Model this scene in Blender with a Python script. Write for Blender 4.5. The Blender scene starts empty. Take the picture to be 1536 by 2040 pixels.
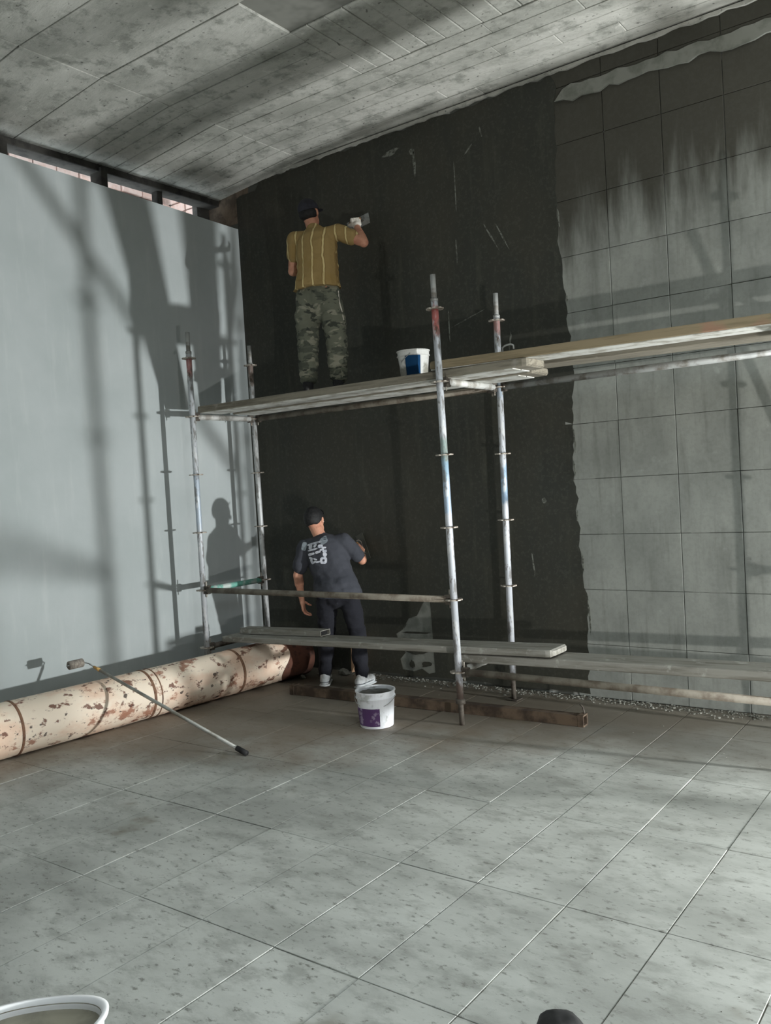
import bpy, bmesh, math, random
from mathutils import Vector, Matrix, Euler, noise

random.seed(7)
scene = bpy.context.scene
C = scene.collection
PI = math.pi
V = Vector

# ------------------------------------------------------------------ camera
cam_data = bpy.data.cameras.new('camera')
cam = bpy.data.objects.new('camera', cam_data); C.objects.link(cam)
cam_data.sensor_fit = 'HORIZONTAL'; cam_data.sensor_width = 36.0
cam_data.lens = 1712.69 / 1536 * 36.0
cam_data.clip_start = .05
_r = V((0.80285341, 0.59326296, -0.05886824)); _u = V((0.0282969, 0.06071132, 0.99775419)); _f = V((-0.59550457, 0.80271614, -0.03195479))
m = Matrix.Identity(4)
for i in range(3):
    m[i][0] = _r[i]; m[i][1] = _u[i]; m[i][2] = -_f[i]
m[0][3], m[1][3], m[2][3] = 6.08702, -6.07321, 1.6957
cam.matrix_world = m
scene.camera = cam

# ------------------------------------------------------------------ light
world = bpy.data.worlds.new('overcast_sky'); scene.world = world
world.use_nodes = True
bg = world.node_tree.nodes['Background']
bg.inputs[0].default_value = (.80, .90, .95, 1); bg.inputs[1].default_value = 4.3

def lamp_light(name, loc, to, power, col, radius, angle, blend):
    d = bpy.data.lights.new(name, 'SPOT'); d.energy = power; d.color = col; d.shadow_soft_size = radius
    d.spot_size = math.radians(angle); d.spot_blend = blend
    o = bpy.data.objects.new(name, d); C.objects.link(o); o.location = loc
    o.rotation_mode = 'QUATERNION'; o.rotation_quaternion = (V(to)-V(loc)).to_track_quat('-Z', 'Y')
    return o
L1 = V((9.3, -.5, .70)); L2 = V((7.6, -5.3, .45))
L1_TO, L2_TO = V((0, -1.4, 3.6)), V((4.6, 0, 1.6))
lamp_light('work_lamp_light', L1, L1_TO, 1850, (.97, 1., 1.), .08, 150, .4)
lamp_light('second_work_lamp_light', L2, L2_TO, 370, (1., .98, .94), .05, 74, .7)

vs = scene.view_settings
vs.view_transform = 'Standard'; vs.look = 'None'; vs.gamma = 1; vs.use_curve_mapping = False
vs.exposure = 0.30

# ------------------------------------------------------------------ materials
def rgb(r, g, b):
    f = lambda c: (c/255/12.92) if c/255 <= .04045 else ((c/255+.055)/1.055)**2.4
    return (f(r), f(g), f(b), 1)

class NM:
    def __init__(s, name, rough=.8, metal=0.0):
        s.m = bpy.data.materials.new(name); s.m.use_nodes = True
        s.t = s.m.node_tree; s.n = s.t.nodes; s.l = s.t.links
        s.b = s.n['Principled BSDF']; s.b.inputs['Roughness'].default_value = rough
        s.b.inputs['Metallic'].default_value = metal
        s.col = None; s.h = None
    def world(s):
        return s.n.new('ShaderNodeNewGeometry').outputs['Position']
    def objc(s):
        return s.n.new('ShaderNodeTexCoord').outputs['Object']
    def mapped(s, src, scale=(1, 1, 1), loc=(0, 0, 0), rot=(0, 0, 0)):
        k = s.n.new('ShaderNodeMapping'); s.l.new(src, k.inputs[0])
        k.inputs['Scale'].default_value = scale; k.inputs['Location'].default_value = loc; k.inputs['Rotation'].default_value = rot
        return k.outputs[0]
    def noise(s, src, scale, detail=4, rough=.6, dist=0):
        k = s.n.new('ShaderNodeTexNoise'); s.l.new(src, k.inputs['Vector'])
        k.inputs['Scale'].default_value = scale; k.inputs['Detail'].default_value = detail
        k.inputs['Roughness'].default_value = rough; k.inputs['Distortion'].default_value = dist
        return k.outputs['Fac']
    def voro(s, src, scale, feature='F1', rnd=1.):
        k = s.n.new('ShaderNodeTexVoronoi'); s.l.new(src, k.inputs['Vector']); k.feature = feature
        k.inputs['Scale'].default_value = scale; k.inputs['Randomness'].default_value = rnd
        return k.outputs['Distance']
    def ramp(s, fac, lo, hi, a=0., b=1.):
        k = s.n.new('ShaderNodeMapRange'); s.l.new(fac, k.inputs[0])
        k.inputs[1].default_value = lo; k.inputs[2].default_value = hi; k.inputs[3].default_value = a; k.inputs[4].default_value = b
        k.interpolation_type = 'SMOOTHSTEP'
        return k.outputs[0]
    def math(s, op, a, b=0.):
        k = s.n.new('ShaderNodeMath'); k.operation = op
        for i, x in enumerate((a, b)):
            if isinstance(x, (int, float)): k.inputs[i].default_value = x
            else: s.l.new(x, k.inputs[i])
        return k.outputs[0]
    def sep(s, src):
        k = s.n.new('ShaderNodeSeparateXYZ'); s.l.new(src, k.inputs[0]); return k.outputs
    def base(s, c): s.col = c; return s
    def over(s, fac, c):
        k = s.n.new('ShaderNodeMix'); k.data_type = 'RGBA'
        if isinstance(fac, (int, float)): k.inputs[0].default_value = fac
        else: s.l.new(fac, k.inputs[0])
        for i, x in ((6, s.col), (7, c)):
            if isinstance(x, tuple): k.inputs[i].default_value = x
            else: s.l.new(x, k.inputs[i])
        s.col = k.outputs[2]; return s
    def bump(s, h, strength=.3, dist=.01):
        k = s.n.new('ShaderNodeBump'); k.inputs['Strength'].default_value = strength; k.inputs['Distance'].default_value = dist
        s.l.new(h, k.inputs['Height'])
        if s.h is not None: s.l.new(s.h, k.inputs['Normal'])
        s.h = k.outputs[0]; return s
    def rough(s, f): s.l.new(f, s.b.inputs['Roughness']); return s
    def done(s):
        if isinstance(s.col, tuple): s.b.inputs['Base Color'].default_value = s.col
        else: s.l.new(s.col, s.b.inputs['Base Color'])
        if s.h is not None: s.l.new(s.h, s.b.inputs['Normal'])
        return s.m

def simple(name, c, rough=.7, metal=0., c2=None, scale=12., lo=.45, hi=.65, bump=0.):
    k = NM(name, rough, metal).base(c)
    if c2 is not None or bump:
        o = k.objc(); n = k.noise(o, scale, 5)
        if c2 is not None: k.over(k.ramp(n, lo, hi), c2)
        if bump: k.bump(n, bump, .004)
    return k.done()

M = {}
# left wall: fresh cement render
k = NM('cement_render', .85).base(rgb(178, 184, 184)); w = k.world()
k.over(k.ramp(k.noise(w, 1.3, 4), .35, .7, 0, .5), rgb(160, 168, 167))
k.over(k.ramp(k.noise(k.mapped(w, (1, 5, .7)), 2.2, 5), .5, .75, 0, .35), rgb(193, 198, 196))
k.bump(k.noise(w, 7, 4), .15, .01)
M['render'] = k.done()
# wall tiles / blocks on the right of the back wall
k = NM('grey_wall_tile', .8).base(rgb(150, 153, 147)); w = k.world(); xyz = k.sep(w)
k.over(k.ramp(k.noise(k.mapped(w, (1.6, 1, .9)), 2.3, 5), .35, .65, 0, .75), rgb(128, 131, 126))
k.over(k.ramp(k.noise(k.mapped(w, (5, 1, .5)), 3, 4), .5, .72, 0, .5), rgb(112, 114, 108))
k.over(k.ramp(k.noise(w, 5.5, 4), .62, .75, 0, .45), rgb(172, 175, 170))
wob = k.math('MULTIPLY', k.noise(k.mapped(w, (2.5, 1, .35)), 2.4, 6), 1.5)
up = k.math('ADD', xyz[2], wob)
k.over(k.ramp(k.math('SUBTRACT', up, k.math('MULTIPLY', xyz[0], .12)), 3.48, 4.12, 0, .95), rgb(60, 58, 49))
k.over(k.ramp(k.noise(w, 38, 3), .45, .62, 0, .12), rgb(90, 92, 86))
k.bump(k.noise(w, 22, 4), .25, .006)
M['wtile'] = k.done()
# mortar behind the wall tiles, partly white
k = NM('wall_joint_mortar', .9).base(rgb(92, 94, 88)); w = k.world()
k.over(k.ramp(k.noise(k.mapped(w, (1.3, 1, .8), (3, 0, 0)), 1.9, 3), .56, .60, 0, .9), rgb(200, 202, 197))
M['wjoint'] = k.done()
# dark waterproofing slurry
k = NM('dark_slurry', .62).base(rgb(56, 55, 46)); w = k.world()
k.over(k.ramp(k.noise(k.mapped(w, (1, 1, .6)), 1.4, 5), .35, .68, 0, .8), rgb(44, 47, 42))
k.over(k.ramp(k.noise(k.mapped(w, (4, 1, .5)), 2.6, 5), .52, .75, 0, .6), rgb(72, 73, 62))
k.over(k.ramp(k.noise(w, 45, 3), .5, .68, 0, .25), rgb(88, 89, 79))
k.bump(k.noise(k.mapped(w, (2, 1, 1)), 9, 5), .3, .008)
M['slurry'] = k.done()
k = NM('bare_plaster', .88).base(rgb(132, 134, 127)); w = k.world()
k.over(k.ramp(k.noise(w, 8, 5), .4, .65, 0, .8), rgb(100, 103, 95))
M['bare'] = k.done()
k = NM('white_scrape', .85).base(rgb(120, 123, 115)); w = k.world()
k.over(k.ramp(k.noise(w, 40, 4), .42, .6, 0, .9), rgb(66, 67, 59))
M['scrape'] = k.done()
# floor
def floor_common(k, w):
    xyz = k.sep(w)
    st = k.mapped(w, (1., 1.9, 1), (0, 0, 0), (0, 0, .5))
    k.over(k.ramp(k.noise(st, 1.1, 5), .38, .66, 0, .6), rgb(142, 144, 138))
    k.over(k.ramp(k.noise(st, 4.2, 6, .7), .46, .68, 0, .55), rgb(126, 127, 120))
    k.over(k.ramp(k.noise(st, 19, 6, .7), .55, .67, 0, .75), rgb(96, 96, 88))
    k.over(k.ramp(k.noise(st, 7, 5, .65), .66, .76, 0, .7), rgb(82, 82, 74))
    # brown dirt towards the pipe and under the scaffold
    mask = k.math('SUBTRACT', k.math('ADD', k.math('MULTIPLY', xyz[1], 1.1), k.math('MULTIPLY', k.noise(w, 1.6, 5), 2.6)), k.math('MULTIPLY', xyz[0], .75))
    k.over(k.ramp(mask, -3.5, -2.0, 0, .75), rgb(114, 95, 75))
    k.over(k.ramp(k.math('ADD', xyz[1], k.math('MULTIPLY', k.noise(w, 2.2, 4), 1.3)), -.9, -.1, 0, .6), rgb(98, 92, 80))
    k.over(k.ramp(k.noise(k.mapped(w, (1, 1, 1), (5.2, 1.7, 0)), 1.5, 4), .63, .74, 0, .7), rgb(104, 95, 74))
    return xyz
k = NM('stone_floor_tile', .62).base(rgb(194, 196, 190)); w = k.world(); floor_common(k, w)
oi = k.n.new('ShaderNodeObjectInfo'); k.over(k.ramp(oi.outputs['Random'], 0, 1, 0, .16), rgb(120, 122, 116))
k.bump(k.noise(w, 16, 5), .2, .006)
M['ftile'] = k.done()
k = NM('floor_joint', .9).base(rgb(96, 92, 82)); w = k.world()
k.over(k.ramp(k.noise(w, 1.9, 3), .57, .60), rgb(222, 220, 210))
M['fjoint'] = k.done()
k = NM('floor_screed', .85).base(rgb(160, 162, 157)); w = k.world(); floor_common(k, w); M['screed'] = k.done()
# ceiling concrete
def ceil_common(k, w):
    k.over(k.ramp(k.noise(k.mapped(w, (.5, 1, 1)), 1.7, 6, .65), .36, .64, 0, .75), rgb(146, 147, 139))
    k.over(k.ramp(k.noise(w, 6, 6, .72), .48, .66, 0, .7), rgb(122, 124, 116))
    k.over(k.ramp(k.noise(k.mapped(w, (1, 1, 1), (4, 2, 0)), 9, 5, .7), .60, .70, 0, .5), rgb(214, 213, 206))
    k.over(k.ramp(k.noise(w, 26, 4), .64, .7, 0, .8), rgb(74, 74, 68))
k = NM('board_marked_concrete', .85).base(rgb(196, 195, 188)); w = k.world(); ceil_common(k, w)
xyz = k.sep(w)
left_dark = k.math('ADD', xyz[0], k.math('MULTIPLY', k.noise(w, 2.5, 4), .35))
k.over(k.ramp(left_dark, .02, -.16, 0, .85), rgb(48, 48, 47))  # concrete darkens in a ragged band along the left edge
k.bump(k.noise(k.mapped(w, (.4, 1, 1)), 14, 6, .7), .8, .02)
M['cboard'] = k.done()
k = NM('ceiling_joint_concrete', .9).base(rgb(128, 128, 121)); w = k.world()
k.over(k.ramp(k.noise(w, 1.3, 4), .46, .60, 0, .85), rgb(66, 66, 60)); M['cjoint'] = k.done()
k = NM('pale_brick', .85).base(rgb(214, 190, 182)); o = k.world()
k.over(k.ramp(k.noise(o, 14, 4), .45, .65, 0, .8), rgb(205, 172, 160)); k.bump(k.noise(o, 20, 3), .3, .01); M['brick'] = k.done()
M['darkmortar'] = simple('dark_mortar', rgb(62, 60, 56), .9, 0, rgb(40, 39, 37), 9)
M['brownplaster'] = simple('brown_plaster', rgb(122, 108, 94), .9, 0, rgb(92, 82, 72), 8)

# metal
def post_mat(name, bands, base=(178, 184, 190)):
    k = NM(name, .5, .25).base(rgb(*base)); o = k.objc(); xyz = k.sep(o)
    n1 = k.noise(k.mapped(o, (1, 1, .35)), 26, 4)
    for z0, z1, c, f in bands:
        z = k.math('ADD', xyz[2], k.math('MULTIPLY', n1, .22))
        a = k.ramp(z, z0+.09, z0+.13); b = k.ramp(z, z1+.13, z1+.09)
        k.over(k.math('MULTIPLY', k.math('MULTIPLY', a, b), f), rgb(*c))
    k.over(k.ramp(n1, .52, .62, 0, .75), rgb(120, 116, 110))
    k.over(k.ramp(k.noise(k.mapped(o, (1, 1, .4), (0, 0, 4)), 34, 4), .6, .68, 0, .8), rgb(92, 74, 62))
    k.over(k.ramp(k.noise(k.mapped(o, (1, 1, .3), (2, 0, 9)), 17, 3), .6, .66, 0, .7), rgb(226, 228, 228))
    return k.done()
RED = (206, 92, 80); BLUE = (132, 168, 200); GRN = (128, 150, 142); RUST = (100, 80, 66)
M['p_rf'] = post_mat('post_paint_red_blue', [(2.71, 2.88, RED, .8), (1.72, 1.99, GRN, .8), (1.45, 1.84, BLUE, .55), (0, .30, RUST, .9)], (196, 200, 206))
M['p_rb'] = post_mat('post_paint_blue', [(2.78, 2.87, (196, 130, 118), .7), (1.5, 1.78, BLUE, .75), (2.3, 2.5, BLUE, .35), (0, .2, RUST, .9)], (206, 210, 216))
M['p_lf'] = post_mat('post_paint_pale', [(2.74, 2.87, RED, .6), (1.4, 1.9, (160, 180, 200), .5), (0, .25, RUST, .9)], (200, 204, 208))
M['p_lb'] = post_mat('post_paint_worn', [(2.7, 2.95, (150, 120, 105), .7), (0, .25, RUST, .9)], (186, 188, 188))
M['ring'] = simple('rosette_steel', rgb(168, 162, 152), .55, .3, rgb(110, 92, 78), 30)
M['tube_brown'] = simple('grimy_tube', rgb(128, 122, 110), .7, .15, rgb(92, 82, 70), 9, .4, .65, .2)
M['tube_grey'] = simple('galvanised_tube', rgb(160, 162, 160), .55, .25, rgb(112, 108, 100), 8)
M['tube_teal'] = simple('teal_painted_tube', rgb(112, 176, 160), .6, .1, rgb(196, 206, 200), 6, .5, .62)
M['tube_white'] = simple('white_painted_tube', rgb(200, 200, 196), .6, .1, rgb(150, 146, 138), 9)
M['head'] = simple('wedge_head_iron', rgb(92, 86, 78), .65, .3, rgb(60, 52, 46), 20)
k = NM('grey_timber_plank', .85).base(rgb(134, 128, 114)); o = k.objc()
k.over(k.ramp(k.noise(k.mapped(o, (.6, 9, 9)), 5, 5), .42, .66, 0, .85), rgb(98, 92, 80))
k.over(k.ramp(k.noise(o, 6, 4), .58, .72, 0, .6), rgb(160, 156, 146))
k.bump(k.noise(k.mapped(o, (.6, 9, 9)), 9, 4), .3, .005); M['plank'] = k.done()
k = NM('cement_crusted_plank', .85).base(rgb(150, 148, 140)); o = k.objc()
k.over(k.ramp(k.noise(k.mapped(o, (.7, 7, 7)), 4, 5), .42, .66, 0, .8), rgb(112, 108, 98))
k.over(k.ramp(k.noise(o, 11, 4), .58, .7, 0, .7), rgb(182, 181, 174)); k.bump(k.noise(o, 16, 4), .4, .006); M['plank_grey'] = k.done()
k = NM('yellowed_timber_plank', .85).base(rgb(142, 128, 102)); o = k.objc()
k.over(k.ramp(k.noise(k.mapped(o, (.6, 9, 9)), 5, 5), .45, .66, 0, .8), rgb(120, 108, 84))
k.over(k.ramp(k.noise(k.mapped(o, (1, 1, 1), (3, 1, 0)), 1.8, 3), .62, .68, 0, .6), rgb(160, 116, 98)); M['plank_y'] = k.done()
M['plank_steel'] = simple('pale_steel_deck', rgb(214, 214, 208), .6, .1, rgb(168, 164, 154), 7)
M['beam_brown'] = simple('rusty_brown_box_section', rgb(104, 88, 72), .8, .05, rgb(62, 50, 40), 7, .4, .62, .3)
M['dark'] = simple('black_shade_and_iris', rgb(14, 14, 14), .9)  # painted shade in hollow sections, also the irises
k = NM('rust_spotted_pipe', .7).base(rgb(238, 222, 202)); o = k.objc()
k.over(k.ramp(k.noise(k.mapped(o, (1, 1, .6)), 3, 5), .45, .62, 0, .7), rgb(224, 186, 160))
k.over(k.ramp(k.noise(k.mapped(o, (1, 1, .8), (1, 2, 3)), 5.5, 6, .7), .55, .62, 0, .8), rgb(146, 82, 52))
k.over(k.ramp(k.noise(k.mapped(o, (1, 1, .8), (7, 0, 1)), 12, 5, .62), .575, .63, 0, .9), rgb(104, 58, 40))
k.over(k.ramp(k.noise(k.mapped(o, (1, 1, .8), (0, 5, 2)), 20, 4), .63, .68, 0, .9), rgb(60, 44, 38))
k.bump(k.noise(o, 14, 5), .3, .008); M['pipe'] = k.done()
M['pipe_band'] = simple('rusted_weld', rgb(132, 98, 76), .8, 0, rgb(88, 58, 44), 16)
M['redbrown'] = simple('dark_red_brown', rgb(92, 56, 42), .85, 0, rgb(60, 38, 30), 12)
# people and small things
M['skin'] = simple('skin', rgb(206, 150, 124), .6, 0, rgb(186, 128, 104), 14)
M['glove'] = simple('pale_dusty_glove', rgb(222, 216, 206), .8, 0, rgb(190, 182, 170), 20)
M['hair'] = simple('black_hair', rgb(26, 25, 26), .7, 0, rgb(14, 14, 15), 60, .4, .6, .8)
k = NM('mustard_striped_cotton', .9).base(rgb(156, 131, 84)); o = k.objc(); xyz = k.sep(o)
wx = k.math('ADD', xyz[0], k.math('MULTIPLY', k.noise(o, 5, 3), .05))
fr = k.math('FRACT', k.math('MULTIPLY', wx, 1/.088))
d = k.math('ABSOLUTE', k.math('SUBTRACT', fr, .5))
k.over(k.ramp(d, .10, .05, 0, .85), rgb(222, 204, 150))
k.over(k.ramp(k.math('ABSOLUTE', k.math('SUBTRACT', d, .12)), .05, .02, 0, .5), rgb(118, 92, 48))
k.over(k.ramp(k.noise(o, 6, 4), .5, .7, 0, .4), rgb(150, 122, 66)); k.bump(k.noise(o, 9, 4), .5, .02); M['mustard'] = k.done()
k = NM('camouflage_cloth', .95).base(rgb(106, 108, 94)); o = k.mapped(k.objc(), (1, 1, 2.1))
k.over(k.ramp(k.noise(o, 7, 3, .5, .6), .52, .56, 0, .9), rgb(76, 80, 70))
k.over(k.ramp(k.noise(k.mapped(o, (1, 1, 1), (3, 7, 1)), 9, 3, .5, .6), .56, .60, 0, .9), rgb(140, 138, 122))
k.over(k.ramp(k.noise(k.mapped(o, (1, 1, 1), (9, 2, 5)), 11, 3, .5, .6), .58, .62, 0, .9), rgb(52, 56, 50)); k.bump(k.noise(o, 9, 4), .5, .02); M['camo'] = k.done()
M['cap'] = simple('dark_navy_cap_cloth', rgb(46, 46, 56), .9, 0, rgb(36, 36, 44), 14, .4, .6, .3)
M['shoe_dark'] = simple('dark_work_shoe', rgb(34, 33, 36), .8, 0, rgb(58, 56, 52), 16, .55, .7)
k = NM('slate_tee_cloth', .92).base(rgb(58, 60, 67)); o = k.objc()
k.over(k.ramp(k.noise(o, 5, 4), .45, .7, 0, .6), rgb(46, 48, 55)); k.bump(k.noise(o, 8, 4), .6, .02); M['tee'] = k.done()
k = NM('blue_black_denim', .95).base(rgb(22, 23, 31)); o = k.objc()
k.over(k.ramp(k.noise(o, 7, 4), .64, .72, 0, .4), rgb(70, 74, 84)); k.bump(k.noise(o, 9, 4), .5, .02); M['denim'] = k.done()
M['print'] = simple('white_shirt_print', rgb(206, 208, 216), .85, 0, rgb(170, 174, 186), 30)
M['print_grey'] = simple('grey_shirt_print', rgb(132, 140, 146), .85, 0, rgb(104, 112, 120), 30)
M['shoe_white'] = simple('white_sneaker', rgb(226, 230, 232), .6, 0, rgb(190, 192, 192), 20)
M['shoe_grey'] = simple('grey_sneaker_stripe', rgb(92, 98, 104), .7)
M['eye'] = simple('eye_white', rgb(225, 222, 216), .3)
M['lip'] = simple('lip', rgb(168, 98, 86), .5)
M['steel'] = simple('trowel_steel', rgb(180, 184, 184), .35, .7, rgb(130, 132, 130), 20)
M['wood'] = simple('trowel_wood', rgb(150, 112, 74), .7, 0, rgb(116, 84, 54), 12)
M['bucket_white'] = simple('white_bucket_plastic', rgb(226, 228, 232), .45, 0, rgb(178, 180, 178), 9, .55, .68)
M['bucket_lab'] = None
k = NM('bucket_purple_label', .5).base(rgb(112, 76, 128)); o = k.objc()
k.over(k.ramp(k.noise(o, 18, 3), .56, .62, 0, .8), rgb(196, 178, 202)); k.over(k.ramp(k.noise(k.mapped(o, (1, 1, 1), (3, 3, 0)), 11, 3), .58, .64, 0, .7), rgb(160, 150, 140)); M['label_purple'] = k.done()
M['label_blue'] = simple('bucket_blue_label', rgb(44, 104, 158), .5, 0, rgb(70, 130, 176), 14, .6, .7)
M['bucket_grey'] = simple('splashed_bucket_plastic', rgb(206, 206, 202), .6, 0, rgb(140, 138, 128), 8, .45, .6)
M['wet_slurry'] = simple('wet_cement_slurry', rgb(70, 70, 60), .4, 0, rgb(50, 50, 43), 12, .4, .6, .5)
M['beige_slurry'] = simple('beige_cement_slurry', rgb(150, 145, 128), .7, 0, rgb(126, 122, 108), 9, .4, .65, .4)
M['tub_white'] = simple('white_tub_plastic', rgb(240, 240, 240), .45, 0, rgb(214, 214, 212), 6, .6, .75)
M['alu'] = simple('aluminium_pole', rgb(180, 180, 174), .45, .4, rgb(146, 142, 132), 9)
M['black_rubber'] = simple('black_rubber', rgb(24, 24, 25), .7, 0, rgb(40, 40, 40), 20)
M['ochre'] = simple('ochre_plastic', rgb(196, 156, 92), .6)
M['fleece'] = simple('grey_roller_fleece', rgb(120, 112, 104), .95, 0, rgb(150, 142, 132), 40, .4, .6, .6)
M['rubble'] = simple('pale_plaster_rubble', rgb(128, 128, 120), .9, 0, rgb(92, 92, 84), 14)
M['paleblock'] = simple('pale_orange_block', rgb(226, 186, 150), .85, 0, rgb(196, 150, 116), 14)

# ------------------------------------------------------------------ helpers
def link(name, mesh, mat, parent=None):
    o = bpy.data.objects.new(name, mesh); C.objects.link(o)
    if mat is not None and not mesh.materials: mesh.materials.append(mat)
    if parent is not None: o.parent = parent
    return o
def obj(name, bm, mat, parent=None, smooth=False, loc=None):
    me = bpy.data.meshes.new(name); bmesh.ops.recalc_face_normals(bm, faces=bm.faces[:]); bm.to_mesh(me); bm.free()
    if smooth:
        for p in me.polygons: p.use_smooth = True
    o = link(name, me, mat, parent)
    if loc is not None: o.location = loc
    return o
def tag(o, label, cat, group=None):
    o['label'] = label; o['category'] = cat
    if group: o['group'] = group
    return o
def thing(name, label, cat, loc=(0, 0, 0), rot=(0, 0, 0), group=None):
    o = bpy.data.objects.new(name, None); C.objects.link(o); o.empty_display_size = .1
    o.location = loc; o.rotation_euler = rot
    return tag(o, label, cat, group)
def struct(name, bm, mat, smooth=False):
    o = obj(name, bm, mat, None, smooth); o['kind'] = 'structure'; return o
def box(bm, x0, x1, y0, y1, z0, z1, bev=0.):
    vs_ = [bm.verts.new((x, y, z)) for x in (x0, x1) for y in (y0, y1) for z in (z0, z1)]
    f = [(0, 1, 3, 2), (4, 6, 7, 5), (0, 4, 5, 1), (2, 3, 7, 6), (0, 2, 6, 4), (1, 5, 7, 3)]
    fs = [bm.faces.new([vs_[i] for i in q]) for q in f]
    if bev:
        es = {e for fc in fs for e in fc.edges}
        bmesh.ops.bevel(bm, geom=list(es), offset=bev, segments=2, affect='EDGES', profile=.5)
    return bm
def frame(d):
    d = V(d).normalized(); a = V((0, 0, 1)) if abs(d.z) < .95 else V((1, 0, 0))
    s = d.cross(a).normalized(); return s, d.cross(s).normalized(), d
def tube(bm, p0, p1, r0, r1=None, seg=16, cap=True):
    r1 = r0 if r1 is None else r1; p0 = V(p0); p1 = V(p1); s, t, d = frame(p1-p0)
    A = [bm.verts.new(p0+(s*math.cos(a)+t*math.sin(a))*r0) for a in [2*PI*i/seg for i in range(seg)]]
    B = [bm.verts.new(p1+(s*math.cos(a)+t*math.sin(a))*r1) for a in [2*PI*i/seg for i in range(seg)]]
    for i in range(seg): bm.faces.new((A[i], A[(i+1) % seg], B[(i+1) % seg], B[i]))
    if cap: bm.faces.new(A[::-1]); bm.faces.new(B)
    return bm
def path(bm, pts, r, seg=8):
    pts = [V(p) for p in pts]; rings = []
    for i, p in enumerate(pts):
        d = (pts[min(i+1, len(pts)-1)]-pts[max(i-1, 0)]); s, t, _ = frame(d)
        rings.append([bm.verts.new(p+(s*math.cos(2*PI*j/seg)+t*math.sin(2*PI*j/seg))*r) for j in range(seg)])
    for a, b in zip(rings, rings[1:]):
        for j in range(seg): bm.faces.new((a[j], a[(j+1) % seg], b[(j+1) % seg], b[j]))
    bm.faces.new(rings[0][::-1]); bm.faces.new(rings[-1]); return bm
def lathe(bm, prof, seg=32, z=0., cap0=False, cap1=False, fn=None):
    rings = []
    for r, h in prof:
        row = []
        for i in range(seg):
            a = 2*PI*i/seg; p = V((r*math.cos(a), r*math.sin(a), h+z))
            row.append(bm.verts.new(fn(p) if fn else p))
        rings.append(row)
    for a, b in zip(rings, rings[1:]):
        for j in range(seg): bm.faces.new((a[j], a[(j+1) % seg], b[(j+1) % seg], b[j]))
    if cap0: bm.faces.new(rings[0][::-1])
    if cap1: bm.faces.new(rings[-1])
    return bm
def NB(): return bmesh.new()
def poly2d(name, loops, mat, parent, thick, M4):
    """flat sheet with holes, real thickness, from 2D loops"""
    cu = bpy.data.curves.new(name, 'CURVE'); cu.dimensions = '2D'; cu.fill_mode = 'BOTH'; cu.extrude = thick/2
    for lp in loops:
        sp = cu.splines.new('POLY'); sp.points.add(len(lp)-1); sp.use_cyclic_u = True
        for p, c in zip(sp.points, lp): p.co = (c[0], c[1], 0, 1)
    tmp = bpy.data.objects.new('tmp', cu); C.objects.link(tmp)
    dg = bpy.context.evaluated_depsgraph_get(); me = bpy.data.meshes.new_from_object(tmp.evaluated_get(dg))
    bpy.data.objects.remove(tmp); bpy.data.curves.remove(cu)
    me.transform(M4); me.name = name; me.materials.clear()
    return link(name, me, mat, parent)
WALLM = Matrix(((1, 0, 0, 0), (0, 0, 1, 0), (0, 1, 0, 0), (0, 0, 0, 1)))   # (u,v,w) -> (x=u, y=w, z=v)
def onwall(y): return Matrix.Translation((0, y, 0)) @ WALLM

# ------------------------------------------------------------------ the room
H = 4.697
fl = NB(); box(fl, -.45, 13.5, -15, .3, -.2, -.006)
floor = struct('floor', fl, M['fjoint'])
sc_ = NB(); box(sc_, 7.0, 13.2, -9.2, 0, -.0065, -.001); box(sc_, 0, 7.0, -14.9, -6.28, -.0065, -.001)
obj('screed', sc_, M['screed'], floor)
tile_meshes = {}
def tile_piece(name, w, h, d, mat, parent, loc, rot=(0, 0, 0), bev=.004):
    key = (name, round(w, 4), round(h, 4))
    if key not in tile_meshes:
        bm = NB(); box(bm, -w/2, w/2, -h/2, h/2, -d, 0)
        top = [f for f in bm.faces if f.normal.z > .9 or abs(f.calc_center_median().z) < 1e-6]
        bmesh.ops.recalc_face_normals(bm, faces=bm.faces[:])
        es = [e for e in bm.edges if all(abs(v.co.z) < 1e-6 for v in e.verts)]
        bmesh.ops.bevel(bm, geom=es, offset=bev, segments=1, affect='EDGES')
        me = bpy.data.meshes.new(name); bm.to_mesh(me); bm.free(); me.materials.append(mat); tile_meshes[key] = me
    o = bpy.data.objects.new(name, tile_meshes[key]); C.objects.link(o); o.parent = parent; o.location = loc; o.rotation_euler = rot
    return o
GY = .81
for i in range(-13, 5):
    x0, x1 = 5.0+.4*i, 5.4+.4*i
    x0 = max(x0, .003)
    if x1-x0 < .05: continue
    for j in range(0, 8):
        y1 = -.605+GY-GY*j; y0 = y1-GY; y1 = min(y1, -.003)
        tile_piece('floor_tile', x1-x0-.0042, y1-y0-.0042, .02, M['ftile'], floor, ((x0+x1)/2, (y0+y1)/2, random.uniform(-.0015, .0015)), (random.uniform(-.0015, .0015), random.uniform(-.002, .002), 0), .0015)

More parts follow.
